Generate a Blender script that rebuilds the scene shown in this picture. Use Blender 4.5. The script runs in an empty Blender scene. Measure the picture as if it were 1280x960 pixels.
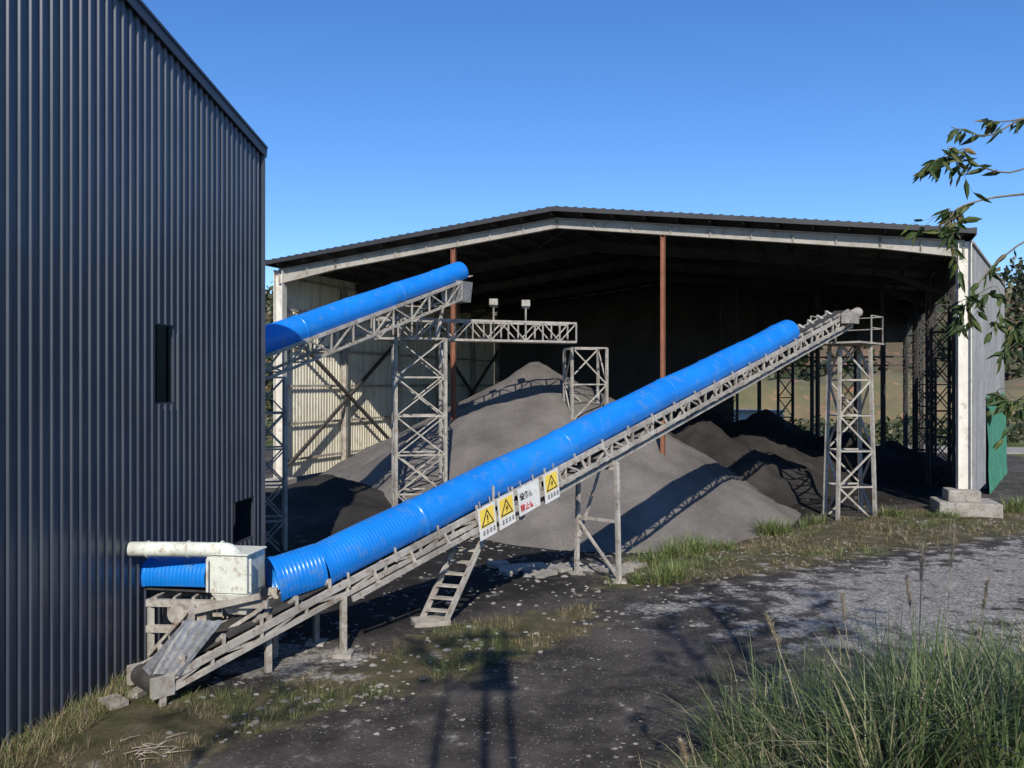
import bpy, math, random
import numpy as np
from mathutils import Vector, Matrix, noise
random.seed(7)
scene = bpy.context.scene
scene.view_settings.view_transform = 'Standard'
scene.view_settings.look = 'None'
scene.view_settings.exposure = 0

# ------------------------------------------------------------------ helpers
def V(*a): return Vector(a)
def sm(t):
    t = max(0.0, min(1.0, t)); return t*t*(3-2*t)

def new_mat(name):
    m = bpy.data.materials.new(name); m.use_nodes = True
    nt = m.node_tree
    b = nt.nodes['Principled BSDF']
    return m, nt, b

def N(nt, typ, **kw):
    n = nt.nodes.new(typ)
    for k, v in kw.items(): setattr(n, k, v)
    return n

def noise_node(nt, scale, detail=4, rough=0.55, vec=None, coord='Object'):
    if vec is None:
        tc = N(nt, 'ShaderNodeTexCoord'); vec = tc.outputs[coord]
    n = N(nt, 'ShaderNodeTexNoise'); n.inputs['Scale'].default_value = scale
    n.inputs['Detail'].default_value = detail; n.inputs['Roughness'].default_value = rough
    nt.links.new(vec, n.inputs['Vector'])
    return n

def ramp(nt, fac, stops):
    r = N(nt, 'ShaderNodeValToRGB')
    el = r.color_ramp.elements
    while len(el) < len(stops): el.new(0.5)
    for e, (p, c) in zip(el, stops):
        e.position = p; e.color = (c[0], c[1], c[2], 1) if not isinstance(c, float) else (c, c, c, 1)
    nt.links.new(fac, r.inputs['Fac'])
    return r

def mix(nt, fac, a, b, blend='MIX'):
    m = N(nt, 'ShaderNodeMix', data_type='RGBA', blend_type=blend)
    for sock, val in ((m.inputs[0], fac), (m.inputs[6], a), (m.inputs[7], b)):
        if hasattr(val, 'links'): nt.links.new(val, sock)
        elif isinstance(val, (int, float)): sock.default_value = val
        else: sock.default_value = (val[0], val[1], val[2], 1)
    return m.outputs[2]

def bump(nt, b, height, strength=0.3, dist=0.02):
    bp = N(nt, 'ShaderNodeBump'); bp.inputs['Strength'].default_value = strength
    bp.inputs['Distance'].default_value = dist
    nt.links.new(height, bp.inputs['Height']); nt.links.new(bp.outputs[0], b.inputs['Normal'])

def simple(name, c1, c2, scale=3.0, rough=0.7, metal=0.0, bs=0.15, dust=None, dust_amt=0.5, spec=0.5, streak=None):
    m, nt, b = new_mat(name)
    n = noise_node(nt, scale, 3, 0.65)
    r = ramp(nt, n.outputs['Fac'], [(0.32, c1), (0.68, c2)])
    col = r.outputs[0]
    if dust:
        n2 = noise_node(nt, scale*4.3, 4, 0.7)
        r2 = ramp(nt, n2.outputs['Fac'], [(0.62-0.25*dust_amt, 0.0), (0.72, 1.0)])
        col = mix(nt, r2.outputs[0], col, dust)
    if streak:   # vertical dirt runs
        tc = N(nt, 'ShaderNodeTexCoord'); mp = N(nt, 'ShaderNodeMapping'); mp.inputs['Scale'].default_value = (3.2, 3.2, 0.18)
        nt.links.new(tc.outputs['Object'], mp.inputs['Vector'])
        n3 = noise_node(nt, 1.0, 4, 0.6, mp.outputs[0])
        r3 = ramp(nt, n3.outputs['Fac'], [(0.45, 0.0), (0.75, 0.75)])
        col = mix(nt, r3.outputs[0], col, streak)
    nt.links.new(col, b.inputs['Base Color'])
    b.inputs['Roughness'].default_value = rough
    b.inputs['Metallic'].default_value = metal
    b.inputs['Specular IOR Level'].default_value = spec
    if bs > 0.05:
        nb = noise_node(nt, scale*12, 2, 0.6)
        bump(nt, b, nb.outputs['Fac'], bs, 0.01)
    return m

class MB:
    def __init__(self): self.v = []; self.f = []; self.mi = []
    def add(self, vs, fs, mi=0):
        o = len(self.v); self.v += [tuple(p) for p in vs]
        for f in fs: self.f.append([i+o for i in f]); self.mi.append(mi)
    def bar(self, a, b, w=0.08, h=None, mi=0, up=None):
        a = Vector(a); b = Vector(b); h = h or w
        d = (b-a)
        if d.length < 1e-5: return
        d.normalize()
        u = Vector(up) if up else Vector((0, 0, 1))
        if abs(d.dot(u)) > 0.98: u = Vector((0.8, 0.6, 0))
        s = d.cross(u).normalized(); u2 = s.cross(d).normalized()
        vs = []
        for p in (a, b):
            for i, j in ((-1, -1), (1, -1), (1, 1), (-1, 1)):
                vs.append(p + s*(i*w/2) + u2*(j*h/2))
        self.add(vs, [(0,3,2,1), (4,5,6,7), (0,1,5,4), (1,2,6,5), (2,3,7,6), (3,0,4,7)], mi)
    def ibeam(self, a, b, w, h, tf=0.03, mi=0, up=None):
        a = Vector(a); b = Vector(b); d = (b-a).normalized()
        u = Vector(up) if up else Vector((0, 0, 1))
        if abs(d.dot(u)) > 0.98: u = Vector((0.96, -0.27, 0))
        s = d.cross(u).normalized(); u2 = s.cross(d).normalized()
        for k in (-1, 1):
            self.bar(a+u2*k*(h/2-tf/2), b+u2*k*(h/2-tf/2), w, tf, mi, up=u2)
        self.bar(a, b, tf, h-2*tf-0.004, mi, up=u2)
    def box(self, c, sx, sy, sz, rot=0.0, mi=0, taper=1.0):
        c = Vector(c); cr, sr = math.cos(rot), math.sin(rot); vs = []
        for k, tp in ((-1, 1.0), (1, taper)):
            for i, j in ((-1, -1), (1, -1), (1, 1), (-1, 1)):
                x, y = i*sx/2*tp, j*sy/2*tp
                vs.append((c.x+x*cr-y*sr, c.y+x*sr+y*cr, c.z+k*sz/2))
        self.add(vs, [(0,3,2,1), (4,5,6,7), (0,1,5,4), (1,2,6,5), (2,3,7,6), (3,0,4,7)], mi)
    def tube(self, pts, rads, seg=10, mi=0, cap=True):
        pts = [Vector(p) for p in pts]
        if not hasattr(rads, '__len__'): rads = [rads]*len(pts)
        vs = []; fs = []; s = None
        for i, p in enumerate(pts):
            d = (pts[min(i+1, len(pts)-1)]-pts[max(i-1, 0)]).normalized()
            if s is None:
                u = Vector((0, 0, 1)) if abs(d.z) < 0.95 else Vector((1, 0, 0))
                s = d.cross(u).normalized()
            else:
                s = (s - d*s.dot(d)).normalized()
            u2 = s.cross(d)
            for k in range(seg):
                a = 2*math.pi*k/seg
                vs.append(p + (s*math.cos(a)+u2*math.sin(a))*rads[i])
        for i in range(len(pts)-1):
            for k in range(seg):
                a = i*seg+k; b = i*seg+(k+1) % seg
                fs.append((a, b, b+seg, a+seg))
        if cap:
            fs.append(tuple(range(seg))[::-1]); fs.append(tuple(range((len(pts)-1)*seg, len(pts)*seg)))
        self.add(vs, fs, mi)
    def build(self, name, mats, parent=None, smooth=False):
        me = bpy.data.meshes.new(name); me.from_pydata(self.v, [], self.f)
        for m in (mats if isinstance(mats, (list, tuple)) else [mats]): me.materials.append(m)
        me.polygons.foreach_set('material_index', self.mi)
        if smooth: me.polygons.foreach_set('use_smooth', [True]*len(me.polygons))
        me.update()
        o = bpy.data.objects.new(name, me); scene.collection.objects.link(o)
        if parent: o.parent = parent
        return o

def group(name):
    e = bpy.data.objects.new(name, None); scene.collection.objects.link(e); e.empty_display_size = 0.5
    return e

# ------------------------------------------------------------------ materials
M_navy = simple('navy_cladding', (0.040, 0.046, 0.064), (0.056, 0.064, 0.086), 0.8, 0.34, 0.0, 0.04, spec=0.65, streak=(0.075, 0.08, 0.09))
M_trim = simple('navy_trim', (0.035, 0.04, 0.055), (0.05, 0.058, 0.075), 2, 0.5, 0, 0.03)
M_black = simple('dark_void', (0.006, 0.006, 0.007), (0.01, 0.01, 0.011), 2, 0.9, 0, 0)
M_blue = simple('blue_cover_paint', (0.005, 0.165, 0.58), (0.009, 0.21, 0.68), 0.7, 0.33, 0.0, 0.03, dust=(0.07, 0.20, 0.44), dust_amt=0.35)
M_steel = simple('dusty_grey_steel', (0.24, 0.22, 0.19), (0.46, 0.43, 0.375), 1.7, 0.75, 0.0, 0.15, dust=(0.18, 0.115, 0.075), dust_amt=0.45)
M_steel_d = simple('dark_roof_steel', (0.035, 0.033, 0.031), (0.075, 0.07, 0.066), 1.5, 0.75, 0.0, 0.0)
M_white = simple('white_painted_steel', (0.56, 0.53, 0.46), (0.70, 0.67, 0.60), 0.9, 0.6, 0.0, 0.08, dust=(0.40, 0.34, 0.27), dust_amt=0.35)
M_beam = simple('gable_beam_paint', (0.27, 0.25, 0.215), (0.38, 0.355, 0.31), 0.9, 0.65, 0.0, 0.08, dust=(0.2, 0.15, 0.1), dust_amt=0.4)
M_rust = simple('rust_primer', (0.17, 0.065, 0.035), (0.27, 0.11, 0.06), 2.2, 0.8, 0.0, 0.2)
M_roof = simple('roof_sheet', (0.018, 0.018, 0.02), (0.028, 0.028, 0.03), 1.2, 0.6, 0.0, 0.0)
M_cream = simple('cream_cladding', (0.64, 0.60, 0.47), (0.76, 0.72, 0.58), 0.35, 0.6, 0.0, 0.05, dust=(0.46, 0.40, 0.30), dust_amt=0.3, streak=(0.42, 0.37, 0.28))
M_grey_sheet = simple('grey_cladding', (0.20, 0.205, 0.21), (0.27, 0.275, 0.28), 0.5, 0.7, 0.0, 0.1, dust=(0.14, 0.135, 0.13), dust_amt=0.4, streak=(0.12, 0.115, 0.11))
M_rear = simple('rear_shade_cladding', (0.05, 0.048, 0.046), (0.08, 0.077, 0.073), 0.5, 0.8, 0.0, 0.0)  # dark tone stands for shade at the back of the shed
M_net = simple('green_mesh_net', (0.02, 0.17, 0.09), (0.05, 0.30, 0.17), 1.5, 0.85, 0.0, 0.4, dust=(.12, .24, .17), dust_amt=.7)
M_conc = simple('concrete', (0.24, 0.215, 0.18), (0.38, 0.35, 0.30), 2.0, 0.9, 0.0, 0.4, dust=(0.12, 0.11, 0.10), dust_amt=0.4)
M_duct = simple('white_duct', (0.55, 0.57, 0.50), (0.70, 0.72, 0.64), 1.8, 0.55, 0.0, 0.08, dust=(0.34, 0.26, 0.17), dust_amt=0.45)
M_galv = simple('galvanised_sheet', (0.26, 0.26, 0.26), (0.40, 0.40, 0.40), 3, 0.45, 0.4, 0.1, dust=(0.14, 0.12, 0.10), dust_amt=0.5)
M_rubber = simple('belt_rubber', (0.02, 0.02, 0.02), (0.06, 0.055, 0.05), 3, 0.9, 0, 0.1)
M_yel = simple('sign_yellow', (0.78, 0.55, 0.06), (0.84, 0.62, 0.10), 3, 0.5, 0, 0)
M_swhite = simple('sign_white', (0.62, 0.61, 0.57), (0.74, 0.73, 0.69), 4, 0.5, 0, 0, dust=(.45, .42, .36), dust_amt=.3)
M_ink = simple('sign_ink', (0.015, 0.015, 0.015), (0.02, 0.02, 0.02), 3, 0.6, 0, 0)
M_red = simple('sign_red', (0.5, 0.03, 0.03), (0.55, 0.04, 0.04), 3, 0.6, 0, 0)
M_bark = simple('bark', (0.10, 0.08, 0.06), (0.20, 0.17, 0.13), 6, 0.9, 0, 0.5)
M_twig = simple('dry_twigs', (0.24, 0.20, 0.15), (0.42, 0.37, 0.30), 6, 0.9, 0, 0.0)
M_pole = simple('pole_concrete', (0.25, 0.24, 0.22), (0.35, 0.34, 0.32), 3, 0.9, 0, 0.2)
M_rock = simple('rock', (0.10, 0.092, 0.083), (0.34, 0.315, 0.28), 1.3, 0.9, 0, 0.0)

def leaf_mat(name, stops, rough=0.55, trans=0.3):
    m, nt, b = new_mat(name)
    g = N(nt, 'ShaderNodeNewGeometry')
    r = ramp(nt, g.outputs['Random Per Island'], stops)
    nt.links.new(r.outputs[0], b.inputs['Base Color'])
    b.inputs['Roughness'].default_value = rough
    b.inputs['Specular IOR Level'].default_value = 0.3
    if trans > 0:
        t = N(nt, 'ShaderNodeBsdfTranslucent'); nt.links.new(r.outputs[0], t.inputs['Color'])
        ms = N(nt, 'ShaderNodeMixShader'); ms.inputs[0].default_value = trans
        out = nt.nodes['Material Output']
        nt.links.new(b.outputs[0], ms.inputs[1]); nt.links.new(t.outputs[0], ms.inputs[2]); nt.links.new(ms.outputs[0], out.inputs['Surface'])
    return m
M_grass = leaf_mat('tall_grass_blades', [(0.0, (0.07, 0.11, 0.035)), (0.45, (0.13, 0.18, 0.065)), (0.72, (0.21, 0.25, 0.11)), (0.88, (0.44, 0.38, 0.23))])
M_weed = leaf_mat('dry_weeds', [(0.0, (0.08, 0.09, 0.03)), (0.35, (0.15, 0.13, 0.06)), (0.7, (0.25, 0.19, 0.105)), (1.0, (0.34, 0.27, 0.17))], trans=0)
M_weedg = leaf_mat('green_weeds', [(0.0, (0.06, 0.10, 0.025)), (0.6, (0.13, 0.17, 0.05)), (1.0, (0.24, 0.22, 0.10))], trans=0)
M_plume = leaf_mat('grass_plume', [(0.0, (0.42, 0.34, 0.22)), (1.0, (0.60, 0.52, 0.38))], trans=0.4)
M_leaf = leaf_mat('tree_leaves', [(0.0, (0.035, 0.06, 0.018)), (0.6, (0.07, 0.11, 0.03)), (0.88, (0.14, 0.16, 0.05)), (1.0, (0.28, 0.18, 0.07))], trans=0.3)
M_forest = leaf_mat('forest_foliage', [(0.0, (0.02, 0.034, 0.014)), (0.5, (0.045, 0.06, 0.025)), (0.85, (0.09, 0.09, 0.045)), (1.0, (0.16, 0.12, 0.07))], trans=0)

def ground_material():
    m, nt, b = new_mat('yard_ground')
    tc = N(nt, 'ShaderNodeTexCoord'); vec = tc.outputs['Object']
    big = noise_node(nt, 0.35, 4, 0.6, vec); mid = noise_node(nt, 1.6, 5, 0.65, vec)
    fine = noise_node(nt, 14, 4, 0.75, vec)
    vor = N(nt, 'ShaderNodeTexVoronoi'); vor.inputs['Scale'].default_value = 19; nt.links.new(vec, vor.inputs['Vector'])
    dirt = ramp(nt, mid.outputs['Fac'], [(0.3, (0.044, 0.039, 0.035)), (0.50, (0.078, 0.069, 0.062)), (0.68, (0.145, 0.129, 0.113))])
    dirt_f = mix(nt, 0.65, dirt.outputs[0], ramp(nt, fine.outputs['Fac'], [(0.35, 0.35), (0.66, 1.0)]).outputs[0], 'MULTIPLY')
    pale = ramp(nt, big.outputs['Fac'], [(0.46, 0.0), (0.62, 0.6)])
    dirt_f = mix(nt, pale.outputs[0], dirt_f, mix(nt, 0.5, (0.165, 0.146, 0.128), ramp(nt, fine.outputs['Fac'], [(0.35, 0.45), (0.68, 1.0)]).outputs[0], 'MULTIPLY'))
    st = ramp(nt, vor.outputs['Color'], [(0.66, 0.0), (0.68, 1.0)])
    st2 = ramp(nt, vor.outputs['Distance'], [(0.20, 1.0), (0.32, 0.0)])
    stm = mix(nt, 1.0, st.outputs[0], st2.outputs[0], 'MULTIPLY')
    dirt_f = mix(nt, stm, dirt_f, (0.27, 0.25, 0.22))
    coal_shade_c = mix(nt, 0.5, ramp(nt, mid.outputs['Fac'], [(0.4, (0.030, 0.028, 0.026)), (0.65, (0.055, 0.050, 0.046))]).outputs[0], ramp(nt, fine.outputs['Fac'], [(0.35, 0.3), (0.7, 1.0)]).outputs[0], 'MULTIPLY')  # coal tone doubling as painted shade
    grass = ramp(nt, mid.outputs['Fac'], [(0.3, (0.07, 0.075, 0.03)), (0.5, (0.13, 0.115, 0.062)), (0.7, (0.21, 0.17, 0.11))])
    grass_f = mix(nt, 0.6, grass.outputs[0], ramp(nt, fine.outputs['Fac'], [(0.3, 0.35), (0.7, 1.0)]).outputs[0], 'MULTIPLY')
    grav = ramp(nt, vor.outputs['Color'], [(0.1, (0.18, 0.165, 0.145)), (0.5, (0.34, 0.315, 0.285)), (0.9, (0.56, 0.525, 0.475))])
    grav_f = mix(nt, 0.45, grav.outputs[0], ramp(nt, mid.outputs['Fac'], [(0.3, 0.4), (0.65, 1.0)]).outputs[0], 'MULTIPLY')
    field = ramp(nt, big.outputs['Fac'], [(0.35, (0.07, 0.10, 0.03)), (0.5, (0.12, 0.14, 0.05)), (0.68, (0.24, 0.16, 0.08))])
    s0 = N(nt, 'ShaderNodeMath', operation='SUBTRACT'); nt.links.new(mid.outputs['Fac'], s0.inputs[0]); s0.inputs[1].default_value = 0.5
    def mask(attr, edge=0.8):
        a = N(nt, 'ShaderNodeAttribute'); a.attribute_name = attr
        k = N(nt, 'ShaderNodeMath', operation='MULTIPLY_ADD'); nt.links.new(s0.outputs[0], k.inputs[0]); k.inputs[1].default_value = 2.6*edge
        nt.links.new(a.outputs['Fac'], k.inputs[2])
        return ramp(nt, k.outputs[0], [(0.35, 0.0), (0.65, 1.0)]).outputs[0]
    c = mix(nt, mask('w_coal_shade', 0.6), dirt_f, coal_shade_c)
    c = mix(nt, mask('w_grass'), c, grass_f)
    gm = N(nt, 'ShaderNodeMath', operation='MULTIPLY'); nt.links.new(mask('w_gravel', 1.1), gm.inputs[0]); gm.inputs[1].default_value = 0.88
    c = mix(nt, gm.outputs[0], c, grav_f)
    c = mix(nt, mask('w_field', 0.3), c, field.outputs[0])
    nt.links.new(c, b.inputs['Base Color'])
    b.inputs['Roughness'].default_value = 0.97; b.inputs['Specular IOR Level'].default_value = 0.12
    h = noise_node(nt, 26, 4, 0.8, vec)
    bump(nt, b, h.outputs['Fac'], 0.8, 0.06)
    return m
M_ground = ground_material()

# ------------------------------------------------------------------ terrain
ROAD = [(-9, 5), (-1.5, 10.5), (4, 15.5), (9.5, 19.5), (16, 23.0), (30, 29.5), (60, 41), (120, 60)]
def zt(x, y):
    z = 2.6*sm((9-y)/7.0)
    z += 1.15*sm((x-1.8)/2.6)*sm((12.0-y)/3.8)*(1 if x < 60 else 0)
    z += -1.35*math.exp(-((x-4.0)/5.0)**2/2-((y-33.0)/4.5)**2/2)
    return z
def seg_dist(px, py, pl, closed=False):
    d = np.full(np.shape(px), 1e9); n = len(pl)
    for i in range(n if closed else n-1):
        ax, ay = pl[i]; bx, by = pl[(i+1) % n]
        ex, ey = bx-ax, by-ay; L = ex*ex+ey*ey
        t = np.clip(((px-ax)*ex+(py-ay)*ey)/L, 0, 1)
        d = np.minimum(d, np.hypot(px-ax-t*ex, py-ay-t*ey))
    return d
def inside(px, py, pl):
    r = np.zeros(np.shape(px), bool); n = len(pl)
    for i in range(n):
        ax, ay = pl[i]; bx, by = pl[(i+1) % n]
        if ay == by: continue
        c = ((ay > py) != (by > py)) & (px < (bx-ax)*(py-ay)/(by-ay)+ax)
        r ^= c
    return r
def weight(px, py, pl, soft=0.8):
    d = seg_dist(px, py, pl, True); s = np.where(inside(px, py, pl), d, -d)
    return np.clip(0.5+s/soft*0.5, 0, 1)
G_LEFT = [(-8.5, 8), (-6.8, 13.0), (-6.2, 13.5), (-4.2, 13.5), (-2.9, 14.6), (-1.5, 17.0), (0.4, 18.2), (1.9, 18.8), (1.5, 16.6), (-0.6, 14.2), (-2.6, 12.8), (-4.0, 11.4), (-4.6, 10), (-5, 8)]
G_RIGHT = [(3.6, 24.6), (6.5, 28.5), (9.3, 31.0), (16.8, 33.6), (24, 35), (32, 34), (23, 29.6), (16.0, 27.2), (11, 24.6), (7.4, 22.4), (4.5, 21.0), (2.0, 20.2)]
G_BANK = [(1.2, 9.6), (2.8, 11.2), (5, 12.2), (9, 14.5), (16, 18), (30, 24), (40, 20), (20, -10), (0, -10), (-0.5, 6.5)]
GRAVEL = [(6.0, 19.8), (9.0, 22.4), (13, 24.4), (22, 28.6), (30, 30), (16, 20.5), (11, 16.8), (7.2, 14.8), (5.4, 16.6)]
PATCH1 = [(-5.2, 14.1), (-3.0, 14.4), (-2.9, 15.6), (-4.8, 15.8)]
PATCH2 = [(2.5, 18.0), (4.4, 18.5), (4.6, 19.5), (3.2, 19.1)]
COAL_SHADE = [(-6.2, 16.2), (-3.2, 16), (-0.5, 18.5), (2.0, 20.4), (1.0, 23.5), (4, 26), (9, 33), (17, 35), (27, 46), (30, 58), (0, 66), (-11, 40), (-14, 26)]  # coal ground, plus shade painted in below the conveyor and inside the shed
def weights(xs, ys):
    g = np.maximum.reduce([weight(xs, ys, G_LEFT), weight(xs, ys, G_RIGHT, 1.2), weight(xs, ys, G_BANK, 1.0)])
    gr = np.maximum.reduce([weight(xs, ys, GRAVEL, 2.6)*0.95, weight(xs, ys, PATCH1, 0.8)*0.9, weight(xs, ys, PATCH2, 0.6)*0.95])
    fl = np.clip((ys-62)/4, 0, 1)
    fl = np.maximum(fl, np.clip((xs-33)/4, 0, 1)*np.clip((np.abs(seg_dist(xs, ys, ROAD))-5)/2, 0, 1)*(ys > 20))
    fl = np.maximum(fl, np.clip((-xs-30)/4, 0, 1))
    return g, gr, fl, weight(xs, ys, COAL_SHADE, 1.2)
def set_attrs(me, xs, ys):
    for nm, w in zip(('w_grass', 'w_gravel', 'w_field', 'w_coal_shade'), weights(xs, ys)):
        a = me.attributes.new(nm, 'FLOAT', 'POINT'); a.data.foreach_set('value', w.astype(np.float32))
def nonuni(pts):
    out = []
    for a, b, st in pts:
        n = max(1, int(round((b-a)/st))); out += list(np.linspace(a, b, n, endpoint=False))
    out.append(pts[-1][1]); return out
gx = nonuni([(-600, -60, 30), (-60, -14, 3), (-14, 22, 0.3), (22, 60, 1.5), (60, 600, 30)])
gy = nonuni([(-120, -8, 8), (-8, 6, 0.7), (6, 40, 0.3), (40, 80, 1.2), (80, 900, 30)])
X, Y = np.meshgrid(gx, gy); xs = X.ravel(); ys = Y.ravel()
rd = seg_dist(xs, ys, ROAD)
zs = []
for x, y, r in zip(xs, ys, rd):
    z = zt(x, y)
    a = 0.05*min(1, max(0, (r-3.4)/1.5))
    if a > 0 and abs(x) < 70: z += a*(noise.noise(Vector((x*0.9, y*0.9, 0)))+0.6*noise.noise(Vector((x*2.7, y*2.7, 3))))
    zs.append(z)
nx = len(gx); ny = len(gy)
faces = [(j*nx+i, j*nx+i+1, (j+1)*nx+i+1, (j+1)*nx+i) for j in range(ny-1) for i in range(nx-1)]
me = bpy.data.meshes.new('ground'); me.from_pydata(list(zip(xs, ys, zs)), [], faces)
me.materials.append(M_ground); me.polygons.foreach_set('use_smooth', [True]*len(faces)); set_attrs(me, xs, ys)
ob = bpy.data.objects.new('ground', me); scene.collection.objects.link(ob)

def polyline_smooth(pl, n=12):
    out = []
    P = [Vector((a, b)) for a, b in pl]
    P = [P[0]*2-P[1]]+P+[P[-1]*2-P[-2]]
    for i in range(1, len(P)-2):
        for k in range(n):
            t = k/n; a, b, c, d = P[i-1], P[i], P[i+1], P[i+2]
            out.append(0.5*((2*b)+(c-a)*t+(2*a-5*b+4*c-d)*t*t+(3*b-a-3*c+d)*t**3))
    out.append(P[-2]); return out
rc = polyline_smooth(ROAD, 24); rv = []; rf = []; W = 16
for i, p in enumerate(rc):
    d = (rc[min(i+1, len(rc)-1)]-rc[max(i-1, 0)]).normalized(); s = Vector((d.y, -d.x))
    for k in range(W+1):
        u = k/W*2-1; hw = 2.9+0.35*noise.noise(Vector((i*0.35, u > 0, 0)))
        q = p+s*u*hw
        crown = 0.03-0.045*u**4
        rut = -0.018*math.exp(-((abs(u)-0.45)/0.14)**2)
        rv.append((q.x, q.y, zt(q.x, q.y)+crown+rut+0.008*noise.noise(Vector((q.x*1.3, q.y*1.3, 0)))))
for i in range(len(rc)-1):
    for k in range(W): a = i*(W+1)+k; rf.append((a, a+1, a+W+2, a+W+1))
me = bpy.data.meshes.new('dirt_road'); me.from_pydata(rv, [], rf); me.materials.append(M_ground)
me.polygons.foreach_set('use_smooth', [True]*len(rf))
A = np.array(rv); set_attrs(me, A[:, 0], A[:, 1])
ob = bpy.data.objects.new('dirt_road', me); scene.collection.objects.link(ob)

# ------------------------------------------------------------------ ribbed wall helper
def ribbed_wall(mb, a, b, z0, ztop, pitch=0.3, rib_w=0.07, rib_d=0.035, openings=(), flip=1, mi=0):
    a = Vector((a[0], a[1], 0)); b = Vector((b[0], b[1], 0)); L = (b-a).length; d = (b-a)/L
    n = Vector((d.y, -d.x, 0))*flip
    prof = []; s = 0.0
    while s < L:
        prof += [(s, 0), (min(L, s+pitch-rib_w-0.02), 0), (min(L, s+pitch-rib_w), rib_d), (min(L, s+pitch-0.02), rib_d)]
        s += pitch
    prof.append((L, 0))
    for e in openings:
        prof += [(e[0], 0), (e[1], 0)]
    prof = sorted(set(prof))
    for (s0, d0), (s1, d1) in zip(prof[:-1], prof[1:]):
        if s1-s0 < 1e-4: continue
        mid = (s0+s1)/2; spans = [(z0, None)]
        for e in openings:
            if e[0] <= mid <= e[1]: spans = [(z0, e[2]), (e[3], None)]
        for lo, hi in spans:
            p0 = a+d*s0+n*d0; p1 = a+d*s1+n*d1
            h0 = ztop(s0) if hi is None else hi; h1 = ztop(s1) if hi is None else hi
            mb.add([(p0.x, p0.y, lo), (p1.x, p1.y, lo), (p1.x, p1.y, h1), (p0.x, p0.y, h0)], [(0, 1, 2, 3)], mi)

# ------------------------------------------------------------------ navy clad building (left)
bld = group('corrugated_industrial_building')
wd = Vector((1.03, 8.39)).normalized()
c0 = Vector((-5.96, 19.7))
a0 = c0 - wd*17.5
perp = Vector((-wd.y, wd.x))
zt_w = lambda s: 10.55+0.2*(17.5-s) if s > 7.5 else 10.55+0.2*10.0-0.2*(7.5-s)
mb = MB()
sD = lambda D: (D-a0.y)/wd.y
ops = [(sD(15.12), sD(15.77), 4.63, 6.11), (sD(18.2), sD(19.25), 1.45, 2.4)]
ribbed_wall(mb, a0, c0, -0.4, zt_w, openings=ops, pitch=0.225, rib_w=0.055, rib_d=0.036)
ribbed_wall(mb, c0, c0+perp*16, -0.4, lambda s: 10.55)
ribbed_wall(mb, a0+perp*16, a0, -0.4, lambda s: 9.0+1.55)
mb.build('wall_cladding', M_navy, bld)
mb = MB()
n3 = Vector((wd.y, -wd.x, 0))
def WP(s, off, z): p = a0+wd*s; return Vector((p.x, p.y, z))+n3*off
s_r = 7.5
for sa, sb in ((0, s_r), (s_r, 17.6)):
    za, zb = zt_w(max(sa, 0)+1e-6), zt_w(min(sb, 17.5))
    p = [WP(sa, 0.12, za+0.05), WP(sb, 0.12, zb+0.05), WP(sb, -16, zb+0.05), WP(sa, -16, za+0.05)]
    q = [v+Vector((0, 0, 0.06)) for v in p]
    mb.add(p+q, [(0,3,2,1), (4,5,6,7), (0,1,5,4), (1,2,6,5), (2,3,7,6), (3,0,4,7)])
    mb.bar(WP(sa, 0.075, za-0.06), WP(sb, 0.075, zb-0.06), 0.05, 0.2)
mb.bar(WP(17.5, 0.03, -0.3), WP(17.5, 0.03, 10.5), 0.10, 0.10)
mb.build('roof_and_trim', M_trim, bld)
mb = MB()
for (s0, s1, z0, z1) in ops:
    for p, q in (((s0, z0), (s1, z0)), ((s0, z1), (s1, z1)), ((s0, z0), (s0, z1)), ((s1, z0), (s1, z1))):
        mb.bar(WP(p[0], -0.02, p[1]), WP(q[0], -0.02, q[1]), 0.05, 0.05)
mb.build('opening_frames', M_trim, bld)
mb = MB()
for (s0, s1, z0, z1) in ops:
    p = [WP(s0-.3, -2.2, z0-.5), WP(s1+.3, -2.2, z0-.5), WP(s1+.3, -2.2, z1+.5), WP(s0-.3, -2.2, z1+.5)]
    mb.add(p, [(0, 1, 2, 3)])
mb.build('opening_dark_backing', M_black, bld)  # black sheet behind each opening stands in for the unlit interior

# ------------------------------------------------------------------ open storage shed
shed = group('open_steel_storage_shed')
SL = Vector((-11.33, 40.5, 0)); SR = Vector((17.66, 32.4, 0)); su = Vector((0.376, 0.927, 0)).normalized(); TR = 0.4605; SD = 27.0
fdir = (SR-SL).normalized()
def zr(t):
    return 10.94+1.76*t/TR if t < TR else 12.70-1.76*(t-TR)/(1-TR)
def SP(t, s, z): p = SL+(SR-SL)*t+su*s; return Vector((p.x, p.y, z))
mb = MB()
for half in ((-0.012, TR), (TR, 1.012)):
    n = 90; rows = []
    for i in range(n+1):
        t = half[0]+(half[1]-half[0])*i/n
        rows.append((t, zr(t)))
    for (t0, z0), (t1, z1) in zip(rows[:-1], rows[1:]):
        mb.add([SP(t0, -0.6, z0), SP(t1, -0.6, z1), SP(t1, SD+0.5, z1), SP(t0, SD+0.5, z0)], [(0, 1, 2, 3)])
mb.build('roof_sheeting', M_roof, shed)
mb = MB()
for ta, tb in ((-0.012, TR), (TR, 1.012)):
    mb.bar(SP(ta, -0.63, zr(ta)-0.04), SP(tb, -0.63, zr(tb)-0.04), 0.05, 0.2)
    mb.bar(SP(ta, SD+.53, zr(ta)-0.05), SP(tb, SD+.53, zr(tb)-0.05), 0.05, 0.22)
for t in (-0.012, 1.012):
    mb.bar(SP(t, -0.6, zr(t)-0.05), SP(t, SD+0.5, zr(t)-0.05), 0.05, 0.25)
for i in range(76):
    t = -0.01+1.02*i/75
    mb.box(SP(t, -0.60, zr(t)+0.02), 0.16, 0.10, 0.14, rot=-0.27)
mb.build('verge_flashing', M_roof, shed)
mb = MB()
k = 22
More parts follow.
